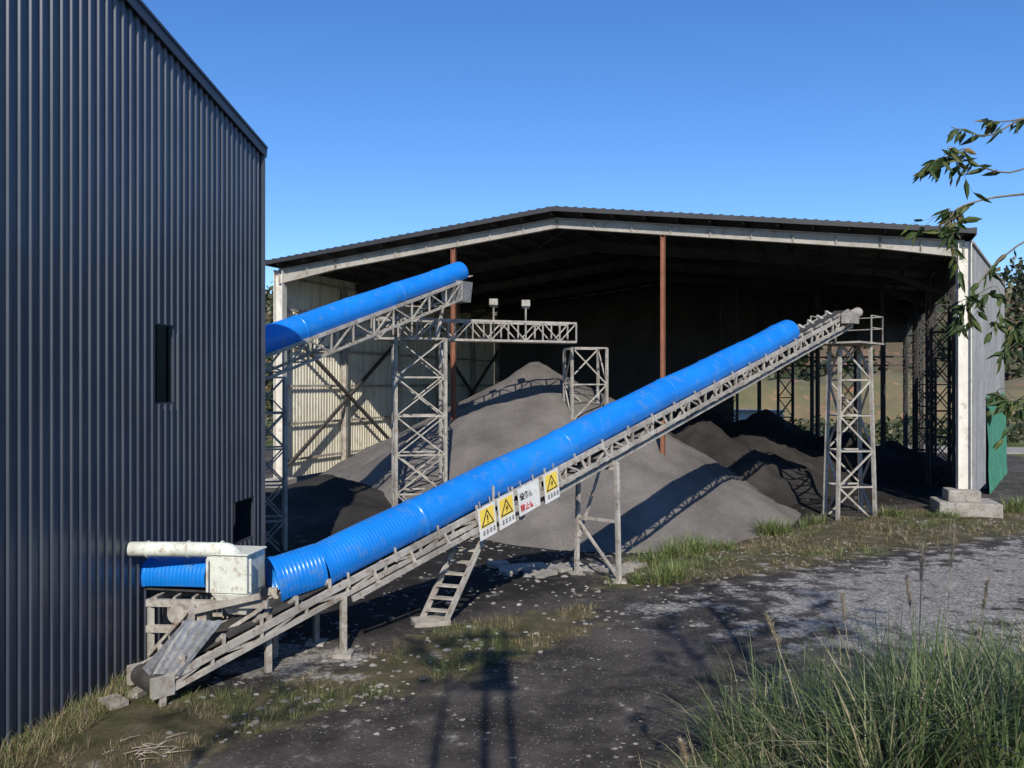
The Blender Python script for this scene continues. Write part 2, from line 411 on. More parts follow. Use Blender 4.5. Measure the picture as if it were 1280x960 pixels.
for i in range(k+1):
    t = 0.004+0.992*i/k
    mb.bar(SP(t, -0.45, zr(t)-0.14), SP(t, SD, zr(t)-0.14), 0.07, 0.18)
for s in (6.75, 13.5, 20.25, 27.0):
    for ta, tb in ((0, TR), (TR, 1)):
        mb.ibeam(SP(ta, s, zr(ta)-0.6), SP(tb, s, zr(tb)-0.5), 0.22, 0.5)
    for t in (0.0, 1.0):
        tt = 0.1 if t == 0 else 0.9
        mb.bar(SP(t, s, 9.2), SP(tt, s, zr(tt)-0.8), 0.15, 0.25)
for s0, s1 in ((0, 6.75), (20.25, 27)):
    for i in range(6):
        t0 = i/6; t1 = (i+1)/6
        mb.bar(SP(t0, s0, zr(t0)-.3), SP(t1, s1, zr(t1)-.3), 0.04); mb.bar(SP(t1, s0, zr(t1)-.3), SP(t0, s1, zr(t0)-.3), 0.04)
mb.build('purlins_and_rafters', M_steel_d, shed)
mb = MB()
pts = [(0.0, 1.05), (0.10, 0.84), (TR, 0.78), (0.90, 0.84), (1.0, 1.0)]
for (ta, da), (tb, db) in zip(pts[:-1], pts[1:]):
    a1 = SP(ta, 0, zr(ta)-0.36); b1 = SP(tb, 0, zr(tb)-0.36); a2 = SP(ta, 0, zr(ta)-da); b2 = SP(tb, 0, zr(tb)-db)
    mb.bar(a1, b1, 0.26, 0.03); mb.bar(a2, b2, 0.26, 0.03)
    o = su*0.008
    mb.add([a1-o, b1-o, b2-o, a2-o, a1+o, b1+o, b2+o, a2+o], [(0,3,2,1), (4,5,6,7)])
    m = int((b1-a1).length/1.5)
    for j in range(m+1):
        q = j/max(1, m); mb.bar(a1.lerp(b1, q)-su*.05, a2.lerp(b2, q)-su*.05, 0.025, 0.10)
mb.build('front_gable_beam', M_beam, shed)
mb = MB()
for t in (0.0, 1.0):
    mb.ibeam(SP(t, 0, 0.45 if t else -0.3), SP(t, 0, zr(t)-0.38), 0.42, 0.48, 0.03, up=fdir)
mb.build('front_columns', M_white, shed)
mb = MB()
for t in (0.298, 0.614):
    g = zt(SP(t, 0, 0).x, SP(t, 0, 0).y)
    mb.ibeam(SP(t, 0, g-0.2), SP(t, 0, zr(t)-0.8), 0.20, 0.2, 0.02, up=fdir)
mb.build('rust_primed_posts', M_rust, shed)
mb = MB()
ribbed_wall(mb, (SP(0, .3, 0)+fdir*-0.28).xy, (SP(0, SD, 0)+fdir*-0.28).xy, 0.3, lambda s: 10.75, pitch=0.25, rib_w=0.08, rib_d=0.03)
mb.build('side_wall_cladding', M_cream, shed)
mb = MB()
for z in (1.2, 3.0, 4.9, 6.8, 8.7, 10.3):
    mb.bar(SP(0, 0.3, z)-fdir*0.12, SP(0, SD, z)-fdir*0.12, 0.05, 0.12)
for s in (5.6, 11.2, 17, 22.5, 27):
    mb.ibeam(SP(0, s, -0.3), SP(0, s, 10.4), 0.25, 0.3, 0.02, up=fdir)
mb.build('side_wall_girts', M_steel, shed)
mb = MB()
for sa, sb in ((0.4, 11.0), (16.8, 26.8)):
    mb.bar(SP(0, sa, 1.0)+fdir*.2, SP(0, sb, 7.6)+fdir*.2, 0.14, 0.16); mb.bar(SP(0, sa, 7.6)+fdir*.26, SP(0, sb, 1.0)+fdir*.26, 0.14, 0.16)
mb.build('side_wall_cross_bracing', M_steel_d, shed)

def lattice(mb, c, wx, wy, z0, z1, bays, leg=0.09, br=0.05, rot=0.0, top=1.0, xbrace=True, mi=0):
    cr, sr = math.cos(rot), math.sin(rot)
    def P(i, j, f):
        k = 1+(top-1)*f
        x, y = i*wx/2*k, j*wy/2*k
        return Vector((c[0]+x*cr-y*sr, c[1]+x*sr+y*cr, z0+(z1-z0)*f))
    cs = [(-1, -1), (1, -1), (1, 1), (-1, 1)]
    for i, j in cs: mb.bar(P(i, j, 0), P(i, j, 1), leg, leg, mi)
    for b in range(bays):
        f0 = b/bays; f1 = (b+1)/bays
        for q in range(4):
            a_ = cs[q]; b_ = cs[(q+1) % 4]
            mb.bar(P(*a_, f1), P(*b_, f1), br, br, mi)
            if xbrace: mb.bar(P(*a_, f0), P(*b_, f1), br*0.8, br*0.8, mi); mb.bar(P(*b_, f0), P(*a_, f1), br*0.8, br*0.8, mi)
            elif (b+q) % 2: mb.bar(P(*a_, f0), P(*b_, f1), br, br, mi)
            else: mb.bar(P(*b_, f0), P(*a_, f1), br, br, mi)
rotf = math.atan2(fdir.y, fdir.x)
mb = MB()
for t, s in ((1.0, 9), (1.0, 18), (1.0, 27), (0.86, 27), (0.72, 27), (0.62, 20)):
    p = SP(t, s, 0)
    lattice(mb, (p.x, p.y), 1.0, 0.9, -0.2, zr(t)-0.8, 8, 0.12, 0.06, rotf)
for t, s in ((.80, 20), (.92, 14), (.66, 27), (.78, 27)):
    mb.bar(SP(t, s, -.2), SP(t, s, zr(t)-.8), .2, .2)
for z in (6.3, 6.9):
    mb.bar(SP(0.6, SD, z), SP(1, SD, z), 0.1, 0.12)
for i in range(10):
    ta = 0.6+0.4*i/10; tb = 0.6+0.4*(i+1)/10
    mb.bar(SP(ta, SD, 6.3 if i % 2 else 6.9), SP(tb, SD, 6.9 if i % 2 else 6.3), 0.05)
mb.build('lattice_columns', M_steel_d, shed)
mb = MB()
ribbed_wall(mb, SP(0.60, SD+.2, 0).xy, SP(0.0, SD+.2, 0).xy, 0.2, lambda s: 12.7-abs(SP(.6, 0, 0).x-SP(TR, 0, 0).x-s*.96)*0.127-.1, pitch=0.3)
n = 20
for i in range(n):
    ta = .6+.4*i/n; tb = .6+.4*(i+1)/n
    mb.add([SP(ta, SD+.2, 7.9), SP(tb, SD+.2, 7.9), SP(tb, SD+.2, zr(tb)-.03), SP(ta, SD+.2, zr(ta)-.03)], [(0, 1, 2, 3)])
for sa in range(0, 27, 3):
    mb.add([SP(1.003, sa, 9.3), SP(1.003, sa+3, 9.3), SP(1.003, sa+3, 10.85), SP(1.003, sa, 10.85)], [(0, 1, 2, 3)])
mb.build('rear_shade_wall', M_rear, shed)  # dark sheets added to close the rear and darken the shed interior
mb = MB()
g = Vector((17.66, 32.4, 0))
mb.box((g.x+0.0, g.y-0.1, 0.12), 2.2, 1.8, 0.7, rotf); mb.box((g.x-0.15, g.y-0.1, 0.68), 1.15, 1.1, 0.45, rotf)
mb.box((SL.x, SL.y, 0.1), 1.2, 1.2, 0.6, rotf)
o = mb.build('column_footings', M_conc, shed)
bv = o.modifiers.new('bevel', 'BEVEL'); bv.width = 0.06; bv.segments = 2
scr = group('grey_screen_wall')
mb = MB()
A_ = Vector((18.05, 32.6)); B_ = Vector((27.9, 47.0))
ribbed_wall(mb, A_, B_, 0.5, lambda s: 10.55, pitch=0.25, rib_w=0.08, rib_d=0.025)
mb.build('sheeting', M_grey_sheet, scr)
mb = MB()
for f in (0.0, 0.25, 0.5, 0.75, 1.0):
    p = A_.lerp(B_, f); mb.bar((p.x-.15, p.y+.1, -.2), (p.x-.15, p.y+.1, 10.4), 0.16)
mb.bar((A_.x, A_.y, 10.58), (B_.x, B_.y, 10.58), 0.18, 0.1)
mb.build('posts', M_steel, scr)
mb = MB(); vs = []; fs = []
for i in range(61):
    for j in range(17):
        q = 0.34+0.655*i/60; p = A_.lerp(B_, q); top = 4.3+.25*math.sin(q*23)+.12*noise.noise(Vector((i*.8, 0, 0)))
        z = -0.05+(top+.05)*j/16
        off = 0.09+0.05*noise.noise(Vector((i*0.45, j*0.2, 0)))+0.10*(1-j/16)**2
        vs.append((p.x+off*0.82, p.y-off*0.56, z))
for i in range(60):
    for j in range(16): a = i*17+j; fs.append((a, a+17, a+18, a+1))
mb.add(vs, fs); mb.build('green_netting', M_net, scr, smooth=True)

# ------------------------------------------------------------------ conveyors
def cover(mb, p0, p1, r, pitch=0.076, amp=0.0045, a0=-38, a1=218, seg=22, joint=2.4):
    p0 = Vector(p0); p1 = Vector(p1); L = (p1-p0).length; d = (p1-p0)/L
    s = d.cross(Vector((0, 0, 1))).normalized(); u = s.cross(d)
    rings = []; q = 0.0
    while q < L:
        for f, k in ((0, 0), (.5, 0), (.62, 1), (.86, 1)):
            qq = q+f*pitch
            if qq < L: rings.append((qq, k))
        q += pitch
    rings.append((L, 0)); vs = []; fs = []
    for q, k in rings:
        rr = r+amp*k
        if (q % joint) < 0.10: rr = r+0.020
        sag = 0.010*math.sin(q*1.7)+0.014*math.sin(q*.61+1)
        c = p0+d*q+u*sag+s*0.008*math.sin(q*1.1)
        for m in range(seg+1):
            a = math.radians(a0+(a1-a0)*m/seg)
            vs.append(c+s*math.cos(a)*rr+u*math.sin(a)*rr)
    for i in range(len(rings)-1):
        for k in range(seg): a = i*(seg+1)+k; fs.append((a, a+1, a+seg+2, a+seg+1))
    mb.add(vs, fs)

def truss(mb, C, t0, t1, L, nvec, half, top, bot, bay=1.0, ch=0.09, br=0.05):
    n = max(1, int(round((t1-t0)*L/bay)))
    for sgn in (-1, 1):
        o = nvec*half*sgn
        T = lambda f, dz: C(t0+(t1-t0)*f)+o+Vector((0, 0, dz))
        mb.bar(T(0, top), T(1, top), ch, ch*1.4); mb.bar(T(0, bot), T(1, bot), ch, ch)
        for i in range(n+1):
            f = i/n; mb.bar(T(f, top), T(f, bot), br*1.1)
            if i < n:
                g = (i+1)/n
                if i % 2: mb.bar(T(f, top), T(g, bot), br)
                else: mb.bar(T(f, bot), T(g, top), br)
    for i in range(n+1):
        p = C(t0+(t1-t0)*i/n)
        for dz in (top, bot): mb.bar(p-nvec*half+Vector((0, 0, dz)), p+nvec*half+Vector((0, 0, dz)), br)

P0 = Vector((-3.64, 15.4, 1.55)); P1 = Vector((9.82, 29.5, 6.85))
C1 = lambda t: P0+(P1-P0)*t
L1 = (P1-P0).length; d1 = (P1-P0).normalized(); dh = Vector((d1.x, d1.y, 0)).normalized(); n1 = Vector((dh.y, -dh.x, 0))
cv = group('covered_belt_conveyor')
mb = MB(); cover(mb, C1(0), C1(1.0), 0.43); cover(mb, (-4.33, 15.0, 1.40), C1(0.004), 0.44)
o = mb.build('blue_rain_cover', M_blue, cv, smooth=True)
mb = MB()
truss(mb, C1, 0.20, 1.24, L1, n1, 0.44, -0.32, -0.86, 0.95, 0.085, 0.05)
truss(mb, C1, -0.16, 0.20, L1, n1, 0.44, -0.34, -0.54, 0.9, 0.08, 0.05)
mb.bar(C1(0.02)+n1*.6+V(0, 0, -0.62), C1(1.2)+n1*.6+V(0, 0, -0.62), 0.05, 0.10)
for i in range(26):
    t = 0.05+1.15*i/25
    mb.bar(C1(t)+n1*.44+V(0, 0, -0.34), C1(t)+n1*.62+V(0, 0, -0.60), 0.05)
for i in range(18):
    t = 0.02+0.96*i/17
    mb.bar(C1(t)+n1*.45+V(0, 0, -0.15), C1(t)+n1*.5+V(0, 0, -0.42), 0.05, 0.03)
mb.build('steel_truss', M_steel, cv)
mb = MB()
def trestle(mb, t, half=0.55, zt_off=-0.86, spread=1.0):
    p = C1(t); tops = [p+n1*half*s+V(0, 0, zt_off) for s in (-1, 1)]
    bots = []
    for s in (-1, 1):
        q = p+n1*half*spread*s; bots.append(Vector((q.x, q.y, zt(q.x, q.y)-0.1)))
    for a, b in zip(tops, bots): mb.bar(a, b, 0.10, 0.10)
    mb.bar(tops[0], tops[1], 0.1)
    h = tops[0].z-bots[0].z
    if h > 1.5:
        mb.bar(bots[0].lerp(tops[0], .52), bots[1].lerp(tops[1], .52), .07)
        mb.bar(bots[0].lerp(tops[0], .50), bots[1].lerp(tops[1], .06), .06)
        mb.bar(bots[0].lerp(tops[0], .95), bots[1].lerp(tops[1], .95), .07)
    for b in bots: mb.box((b.x, b.y, b.z+0.1), 0.35, 0.35, 0.12)
trestle(mb, 0.435, 0.62, spread=1.12); trestle(mb, 0.015, 0.45, -0.54)
p = C1(0.49)+n1*-0.5; mb.bar((p.x, p.y, p.z-.86), C1(0.435)-n1*.6+V(0, 0, -2.9), 0.06)
mb.build('trestle_legs', M_steel, cv)
mb = MB()
H = Vector((13.44, 33.0))
rotc = math.atan2(dh.y, dh.x)
lattice(mb, (H.x, H.y), 1.5, 1.2, zt(H.x, H.y)-0.2, 6.55, 5, 0.12, 0.065, 0.05, top=0.8, xbrace=False)
mb.build('head_tower', M_steel, cv)
mb = MB()
mb.box((H.x-0.1, H.y, 6.6), 2.5, 2.0, 0.07, rotc)
def rail(mb, pts, h=1.05):
    for a, b in zip(pts[:-1], pts[1:]):
        a = Vector(a); b = Vector(b); n = max(1, int((b-a).length/1.1))
        for z in (h, h*0.55): mb.bar(a+V(0, 0, z), b+V(0, 0, z), 0.035)
        for i in range(n+1): q = a.lerp(b, i/n); mb.bar(q, q+V(0, 0, h), 0.04)
cx = lambda i, j: (H.x-0.1+i*1.2*math.cos(rotc)-j*.95*math.sin(rotc), H.y+i*1.2*math.sin(rotc)+j*.95*math.cos(rotc), 6.63)
rail(mb, [cx(0, -1), cx(1, -1), cx(1, 1), cx(-1, 1)])
mb.build('head_platform', M_steel, cv)
mb = MB()
a = C1(-0.155)+V(0, 0, -0.26); b = C1(1.25)+V(0, 0, -0.26)
mb.bar(a, b, 0.66, 0.025)
mb.bar(a+V(0, 0, -.30), C1(1.25)+V(0, 0, -.56), 0.62, 0.02)
for e in (C1(-0.157), C1(1.252)):
    mb.tube([e-n1*.36+V(0, 0, -.42), e+n1*.36+V(0, 0, -.42)], 0.17, 16)
mb.build('belt_and_pulleys', M_rubber, cv)
mb = MB()
for t in list(np.linspace(-0.14, 0.0, 5))+list(np.linspace(1.01, 1.22, 6)):
    p = C1(t)
    mb.tube([p-n1*.16+V(0, 0, -.32), p+n1*.16+V(0, 0, -.32)], 0.05, 8)
    for s in (-1, 1): mb.tube([p+n1*.17*s+V(0, 0, -.31), p+n1*.42*s+V(0, 0, -.14)], 0.05, 8); mb.bar(p+n1*.44*s+V(0, 0, -.4), p+n1*.44*s+V(0, 0, -.1), .05)
mb.box(C1(1.19)+n1*.75+V(0, 0, -.35), 0.7, 0.4, 0.4, rotc); mb.tube([C1(1.2)+n1*.7+V(0, 0, -.3), C1(1.235)+n1*.7+V(0, 0, -.3)], .2, 12)
for s in (-1, 1):
    e = C1(-0.157)+n1*.44*s; mb.box(e+V(0, 0, -.42), .34, .12, .3, rotc); mb.bar(e+V(0, 0, -.5), (e.x, e.y, 0), .1)
mb.build('idlers_and_drive', M_steel, cv)
mb = MB()
q = [Vector((-5.38, 13.55, 1.12)), Vector((-4.78, 13.72, 1.08)), Vector((-5.22, 13.0, 0.42)), Vector((-5.62, 12.95, 0.46))]
n = 8
for i in range(n):
    f0, f1 = i/n, (i+1)/n; o0 = V(0.02, -0.03, 0.025)*(i % 2); o1 = V(0.02, -0.03, 0.025)*((i+1) % 2)
    mb.add([q[0].lerp(q[1], f0)+o0, q[0].lerp(q[1], f1)+o1, q[3].lerp(q[2], f1)+o1, q[3].lerp(q[2], f0)+o0], [(0, 1, 2, 3)])
mb.bar((-5.72, 12.95, 0.50), (-5.25, 13.6, 1.12), 0.02, 0.18)
mb.build('skirt_plate', M_galv, cv)
mb = MB()
top = Vector((-0.72, 18.2, 2.02)); bot = Vector((-1.66, 17.35, 0.0)); w = Vector((0.52, -0.16, 0))
for s in (-.5, .5): mb.bar(bot+w*s, top+w*s, 0.04, 0.13)
for i in range(1, 9):
    c = bot.lerp(top, i/8.6); mb.bar(c-w*.5, c+w*.5, 0.17, 0.035)
mb.bar(top-w*.7+V(0, 0, .0), top+w*.7+n1*0, 0.5, 0.04)
for s in (-.6, .6):
    mb.bar(top+w*s, top+w*s+V(0, 0, .75), .04)
mb.bar(top+V(-.9, -.1, -.12), top+V(1.0, .55, -.02), 0.08, 0.12)
mb.bar(top+V(-1.9, -.9, -.42), top+V(-.2, .0, -.05), 0.06, 0.10)
mb.build('access_ladder', M_steel, cv)
mb = MB(); mb.box((-1.7, 17.3, 0.03), 0.75, 0.5, 0.14, 0.3); o = mb.build('ladder_pad', M_conc, cv)

fd = group('feed_hopper_station')
mb = MB(); cover(mb, (-6.52, 15.0, 1.55), (-5.28, 14.75, 1.58), 0.34, a0=-25, a1=205)
o = mb.build('feed_cover', M_blue, fd, smooth=True)
mb = MB()
mb.box((-4.86, 14.6, 1.72), 0.74, 0.7, 0.66, -0.15)
mb.box((-4.86, 14.6, 2.065), 0.80, 0.76, 0.035, -0.15)
for i in (-1, 1): mb.bar((-4.86+i*.37, 14.22, 1.42), (-4.86+i*.37, 14.22, 2.0), .04)
mb.add([(-5.2, 14.3, 1.38), (-4.52, 14.22, 1.38), (-4.48, 14.9, 1.38), (-5.16, 14.98, 1.38), (-4.95, 14.45, 0.98), (-4.62, 14.4, 0.98), (-4.58, 14.75, 0.98), (-4.9, 14.8, 0.98)],
       [(0,1,5,4), (1,2,6,5), (2,3,7,6), (3,0,4,7), (0,3,2,1), (4,5,6,7)])
o = mb.build('hopper_box', M_duct, fd); bv = o.modifiers.new('b', 'BEVEL'); bv.width = 0.012
mb = MB()
path = [(-6.8, 14.35, 2.14), (-6.2, 14.35, 2.14), (-5.5, 14.37, 2.13), (-5.0, 14.38, 2.12)]
for k in range(1, 8):
    a = math.radians(k*90/7); path.append((-5.0+0.22*math.sin(a), 14.39, 2.12-0.22*(1-math.cos(a))))
path.append((-4.78, 14.4, 1.75))
mb.tube(path, 0.13, 18)
for x in (-6.3, -5.6, -5.02): mb.tube([(x-.015, 14.36, 2.135), (x+.015, 14.36, 2.135)], 0.15, 18)
mb.build('dust_duct', M_duct, fd, smooth=True)
mb = MB()
for x, y in ((-6.30, 14.45), (-6.30, 15.1), (-4.22, 14.35), (-4.35, 15.2), (-5.5, 14.2)):
    mb.bar((x, y, -0.1), (x, y, 1.22 if x < -4.5 else 1.0), 0.1)
for z in (1.20, 0.75):
    mb.bar((-6.35, 14.42, z), (-4.2, 14.28, z), 0.09, 0.12); mb.bar((-6.35, 15.12, z), (-4.3, 15.2, z), 0.09, 0.12)
mb.bar((-6.3, 14.4, 1.2), (-6.3, 15.15, 1.2), .09); mb.bar((-4.25, 14.3, 1.0), (-4.35, 15.2, 1.0), .09)
mb.bar((-6.3, 14.38, .3), (-5.5, 14.15, 1.15), .05); mb.bar((-5.4, 14.15, .45), (-4.3, 14.25, 1.15), .06)
mb.bar((-5.9, 14.25, 1.0), (-4.3, 14.15, 1.38), .06, .1)
mb.tube([(-5.75, 14.2, 1.05), (-5.75, 14.5, 1.05)], .16, 14); mb.box((-5.45, 14.45, .98), .35, .3, .3)
for i in range(6): mb.bar((-6.2+i*.33, 14.4, 1.27), (-6.2+i*.33, 15.1, 1.27), .05)
mb.build('support_frame', M_steel, fd)
mb = MB(); mb.bar((-6.55, 15.0, 1.36), (-5.2, 14.75, 1.36), 0.5, 0.03)
mb.build('feed_belt', M_rubber, fd)

def sign_base(name, t, w, h, zoff=-0.52):
    g = group(name); c = C1(t)+n1*0.66+V(0, 0, zoff)
    ex = d1; ez = (Vector((0, 0, 1))-ex*ex.z*0.5).normalized(); nn = n1
    def L(x, y, k=0): return c+ex*x+ez*y+nn*k
    mb = MB()
    vs = [L(x, y, k) for k in (-0.006, 0.006) for x, y in ((-w/2, -h/2), (w/2, -h/2), (w/2, h/2), (-w/2, h/2))]
    mb.add(vs, [(0,3,2,1), (4,5,6,7), (0,1,5,4), (1,2,6,5), (2,3,7,6), (3,0,4,7)])
    mb.build('plate', M_swhite, g)
    mb = MB()
    for x in (-w*.3, w*.3): mb.bar(L(x, h/2-.02, -.02), L(x, h/2+.14, -.04), .02)
    mb.build('hangers', M_steel, g)
    return g, L
def poly(L, pts, k): return [L(x, y, k) for x, y in pts]
def warn(t, kind):
    w, h = 0.52, 0.68
    g, L = sign_base('warning_sign', t, w, h)
    mb = MB()
    mb.add(poly(L, [(-.215, -.10), (.215, -.10), (.215, .295), (-.215, .295)], .009), [(0, 1, 2, 3)], 0)
    mb.add(poly(L, [(-.20, -.08), (.20, -.08), (0, .28)], .012), [(0, 1, 2)], 1)
    mb.add(poly(L, [(-.15, -.05), (.15, -.05), (0, .215)], .015), [(0, 1, 2)], 0)
    if kind == 'bolt':
        mb.add(poly(L, [(.02, .15), (-.045, .055), (-.005, .055), (.015, .055), (.05, .065)], .018), [(0, 1, 2), (0, 3, 4)], 1)
        mb.add(poly(L, [(-.01, .07), (.045, .07), (-.02, -.035)], .019), [(0, 2, 1)], 1)
    else:
        mb.add(poly(L, [(-.016, .03), (.016, .03), (.022, .14), (-.022, .14)], .018), [(0, 1, 2, 3)], 1)
        mb.add(poly(L, [(-.017, -.025), (.017, -.025), (.017, .008), (-.017, .008)], .018), [(0, 1, 2, 3)], 1)
    for i in range(4):
        x = -.17+i*.105
        for (a, b, c_, e) in ((0, 0, .07, .012), (0, .04, .07, .012), (.028, -.02, .012, .09), (0, -.03, .07, .012)):
            mb.add(poly(L, [(x+a, -.225+b), (x+a+c_, -.225+b), (x+a+c_, -.225+b+e), (x+a, -.225+b+e)], .013+i*1e-4+b*.01+a*.02), [(0, 1, 2, 3)], 1)
    mb.build('pictogram', [M_yel, M_ink], g)
warn(0.196, 'excl'); warn(0.226, 'bolt'); warn(0.303, 'bolt')
g, L = sign_base('notice_sign', 0.2635, 0.72, 0.62, -0.50)
for row, (txt, yy, mt) in enumerate((('设备运行', 0.04, M_ink), ('禁止靠近', -0.22, M_red))):
    cu = bpy.data.curves.new('t', 'FONT'); cu.body = txt; cu.size = 0.165; cu.align_x = 'CENTER'; cu.extrude = 0.001; cu.offset = 0.003
    to = bpy.data.objects.new('lettering', cu); scene.collection.objects.link(to)
    ex = (L(1, 0)-L(0, 0)).normalized(); ez = (L(0, 1)-L(0, 0)).normalized(); nn = ex.cross(ez)
    M = Matrix((ex, ez, nn)).transposed().to_4x4(); M.translation = L(0, yy, 0.012); to.matrix_world = M
    cu.materials.append(mt); to.parent = g; to.matrix_parent_inverse = Matrix.Identity(4)

cv2 = group('covered_belt_conveyor')
Q0 = Vector((-10.6, 20.5, 4.4)); Q1 = Vector((-2.07, 33.0, 9.46)); C2 = lambda t: Q0+(Q1-Q0)*t
L2 = (Q1-Q0).length; d2 = (Q1-Q0).normalized(); e2 = Vector((d2.x, d2.y, 0)).normalized(); n2 = Vector((e2.y, -e2.x, 0))
mb = MB(); cover(mb, C2(0), C2(1.0), 0.42); cover(mb, C2(0.30), C2(0.72), 0.47)
o = mb.build('blue_rain_cover', M_blue, cv2, smooth=True)
mb = MB(); truss(mb, C2, 0.0, 0.97, L2, n2, 0.44, -0.32, -1.0, 1.0, 0.08, 0.05)
mb.bar(C2(.1)+V(0, 0, -.27), C2(1.03)+V(0, 0, -.27), .6, .03)
lattice(mb, (-7.45, 25.3), 1.0, 1.0, -.2, 5.2, 5, .1, .055, rot=0.3)
mb.build('steel_truss', M_steel, cv2)
mb = MB()
mb.box(C2(0.985)+V(0, 0, -.75), 0.8, 0.8, 0.8, math.atan2(e2.y, e2.x), taper=1.15)
mb.build('head_chute', M_galv, cv2)
mb = MB()
gA = Vector((-5.4, 33.0, 6.8)); gB = Vector((2.6, 36.0, 6.8)); gd = (gB-gA).normalized(); gn = Vector((gd.y, -gd.x, 0))
for s in (-.45, .45):
    for z in (0, 0.8): mb.bar(gA+gn*s+V(0, 0, z), gB+gn*s+V(0, 0, z), .08, .09)
    n = 11
    for i in range(n+1):
        a = gA.lerp(gB, i/n)+gn*s; mb.bar(a, a+V(0, 0, .8), .05)
        if i < n:
            b = gA.lerp(gB, (i+1)/n)+gn*s
            mb.bar(a+V(0, 0, .8 if i % 2 else 0), b+V(0, 0, 0 if i % 2 else .8), .045)
mb.bar(gA+V(0, 0, -.03), gB+V(0, 0, -.03), .95, .04)
lattice(mb, (-3.66, 32.6), 1.9, 1.6, zt(-3.66, 32.6)-.3, 6.75, 5, .11, .06, rot=0.2)
lattice(mb, (3.3, 37.3), 1.6, 1.3, -1.5, 6.6, 5, .10, .055, rot=0.2, xbrace=False)
mb.bar((-4.5, 32.2, 6.8), C2(.75)+V(0, 0, -1), .1); mb.bar((-2.9, 32.2, 6.8), C2(.93)+V(0, 0, -1), .1)
mb.bar((-4.5, 33, 6.8), C2(.83)+V(0, 0, -1)-n2*.4, .1)
rail(mb, [gA+gn*.5+V(-.3, 0, .0), gA+gn*.5+V(1.6, .6, 0)], 1.3)
mb.build('gallery_and_towers', M_steel, cv2)
for q in (Vector((-.77, 34.5, 7.6)), Vector((.58, 35.0, 7.6))):
    fl = group('floodlight')
    mb = MB(); mb.bar(q, q+V(0, 0, .62), .05); mb.bar(q+V(-.15, -.02, .62), q+V(.15, -.02, .62), .04)
    mb.build('bracket', M_steel, fl)
    mb = MB(); mb.box(q+V(0, -.06, .80), .36, .16, .28, 0.1); mb.box(q+V(0, .05, .80), .2, .1, .16, 0.1)
    o = mb.build('lamp_head', M_steel, fl); bv = o.modifiers.new('b', 'BEVEL'); bv.width = .02
    mb = MB(); mb.box(q+V(-.002, -.145, .80), .30, .01, .22, 0.1); mb.build('lens', M_steel, fl)

# ------------------------------------------------------------------ material piles
def pile_mat(name, c1, c2, c3):
    m, nt, b = new_mat(name)
    n = noise_node(nt, 0.45, 4, 0.6); n2_ = noise_node(nt, 9, 4, 0.7)
    r = ramp(nt, n.outputs['Fac'], [(0.3, c1), (0.52, c2), (0.7, c3)])
    c = mix(nt, 0.5, r.outputs[0], ramp(nt, n2_.outputs['Fac'], [(0.3, 0.55), (0.7, 1.0)]).outputs[0], 'MULTIPLY')
    nt.links.new(c, b.inputs['Base Color']); b.inputs['Roughness'].default_value = 0.97; b.inputs['Specular IOR Level'].default_value = 0.15
    bump(nt, b, n2_.outputs['Fac'], 0.8, 0.08)
    return m
M_pile = pile_mat('grey_ore_fines', (0.125, 0.113, 0.102), (0.175, 0.16, 0.145), (0.22, 0.202, 0.182))
M_coal_shade = pile_mat('dark_fines', (0.028, 0.026, 0.024), (0.045, 0.042, 0.039), (0.07, 0.064, 0.058))  # coal tone that also carries the heaps' shade in its colour
def heap(name, cones, x0, x1, y0, y1, st, mat, rough=0.12, groove=0.16):
    nx_ = int((x1-x0)/st); ny_ = int((y1-y0)/st); vs = []; idx = {}
    H_ = {}
    for j in range(ny_+1):
        for i in range(nx_+1):
            x = x0+i*st; y = y0+j*st; h = -99
            wx = x+.5*noise.noise(Vector((x*.3, y*.3, 21))); wy = y+.5*noise.noise(Vector((x*.3, y*.3, 31)))
            for (cx_, cy_, cz_, sl) in cones:
                dx, dy = wx-cx_, wy-cy_; r = math.hypot(dx, dy); an = math.atan2(dy, dx)
                v = cz_-sl*(math.sqrt(r*r+0.12)-0.35)
                v += groove*min(1, r/3)*noise.noise(Vector((math.cos(an)*4.5, math.sin(an)*4.5, cx_+r*0.08)))
                v += 0.18*math.exp(-max(0, v-zt(x, y))/0.8)*noise.noise(Vector((x*.5, y*.5, 9)))
                h = v if h < -50 else max(h, v)+0.22*math.exp(-abs(h-v)/0.35)*0.5
            h += rough*(noise.noise(Vector((x*1.1, y*1.1, 5)))+.5*noise.noise(Vector((x*3.1, y*3.1, 2))))
            H_[i, j] = (x, y, max(h, zt(x, y)-0.25), h > zt(x, y)-0.2)
    fs = []
    for j in range(ny_):
        for i in range(nx_):
            q = [(i, j), (i+1, j), (i+1, j+1), (i, j+1)]
            if any(H_[k][3] for k in q):
                for k in q:
                    if k not in idx: idx[k] = len(vs); vs.append(H_[k][:3])
                fs.append([idx[k] for k in q])
    mb = MB(); mb.add(vs, fs); return mb.build(name, mat, None, smooth=True)
heap('ore_pile', [(1.2, 41.0, 6.1, 0.62), (-.6, 42.0, 5.0, .6), (2.8, 40.0, 5.1, 0.6), (4.6, 38.3, 3.7, 0.58), (6.3, 36.6, 2.3, 0.52), (8.3, 35.2, 1.0, 0.42), (-2.4, 42, 4.0, .58), (-4.6, 41.5, 2.9, .55), (0.5, 48, 5.5, .6)], -11, 14, 27, 58, 0.22, M_pile)
heap('coal_shade_pile', [(-7.8, 34.5, 1.2, 0.4), (-6, 30.5, 0.5, .3), (-9.5, 31.5, .9, .4)], -13, -1, 26, 40, 0.25, M_coal_shade, .1)
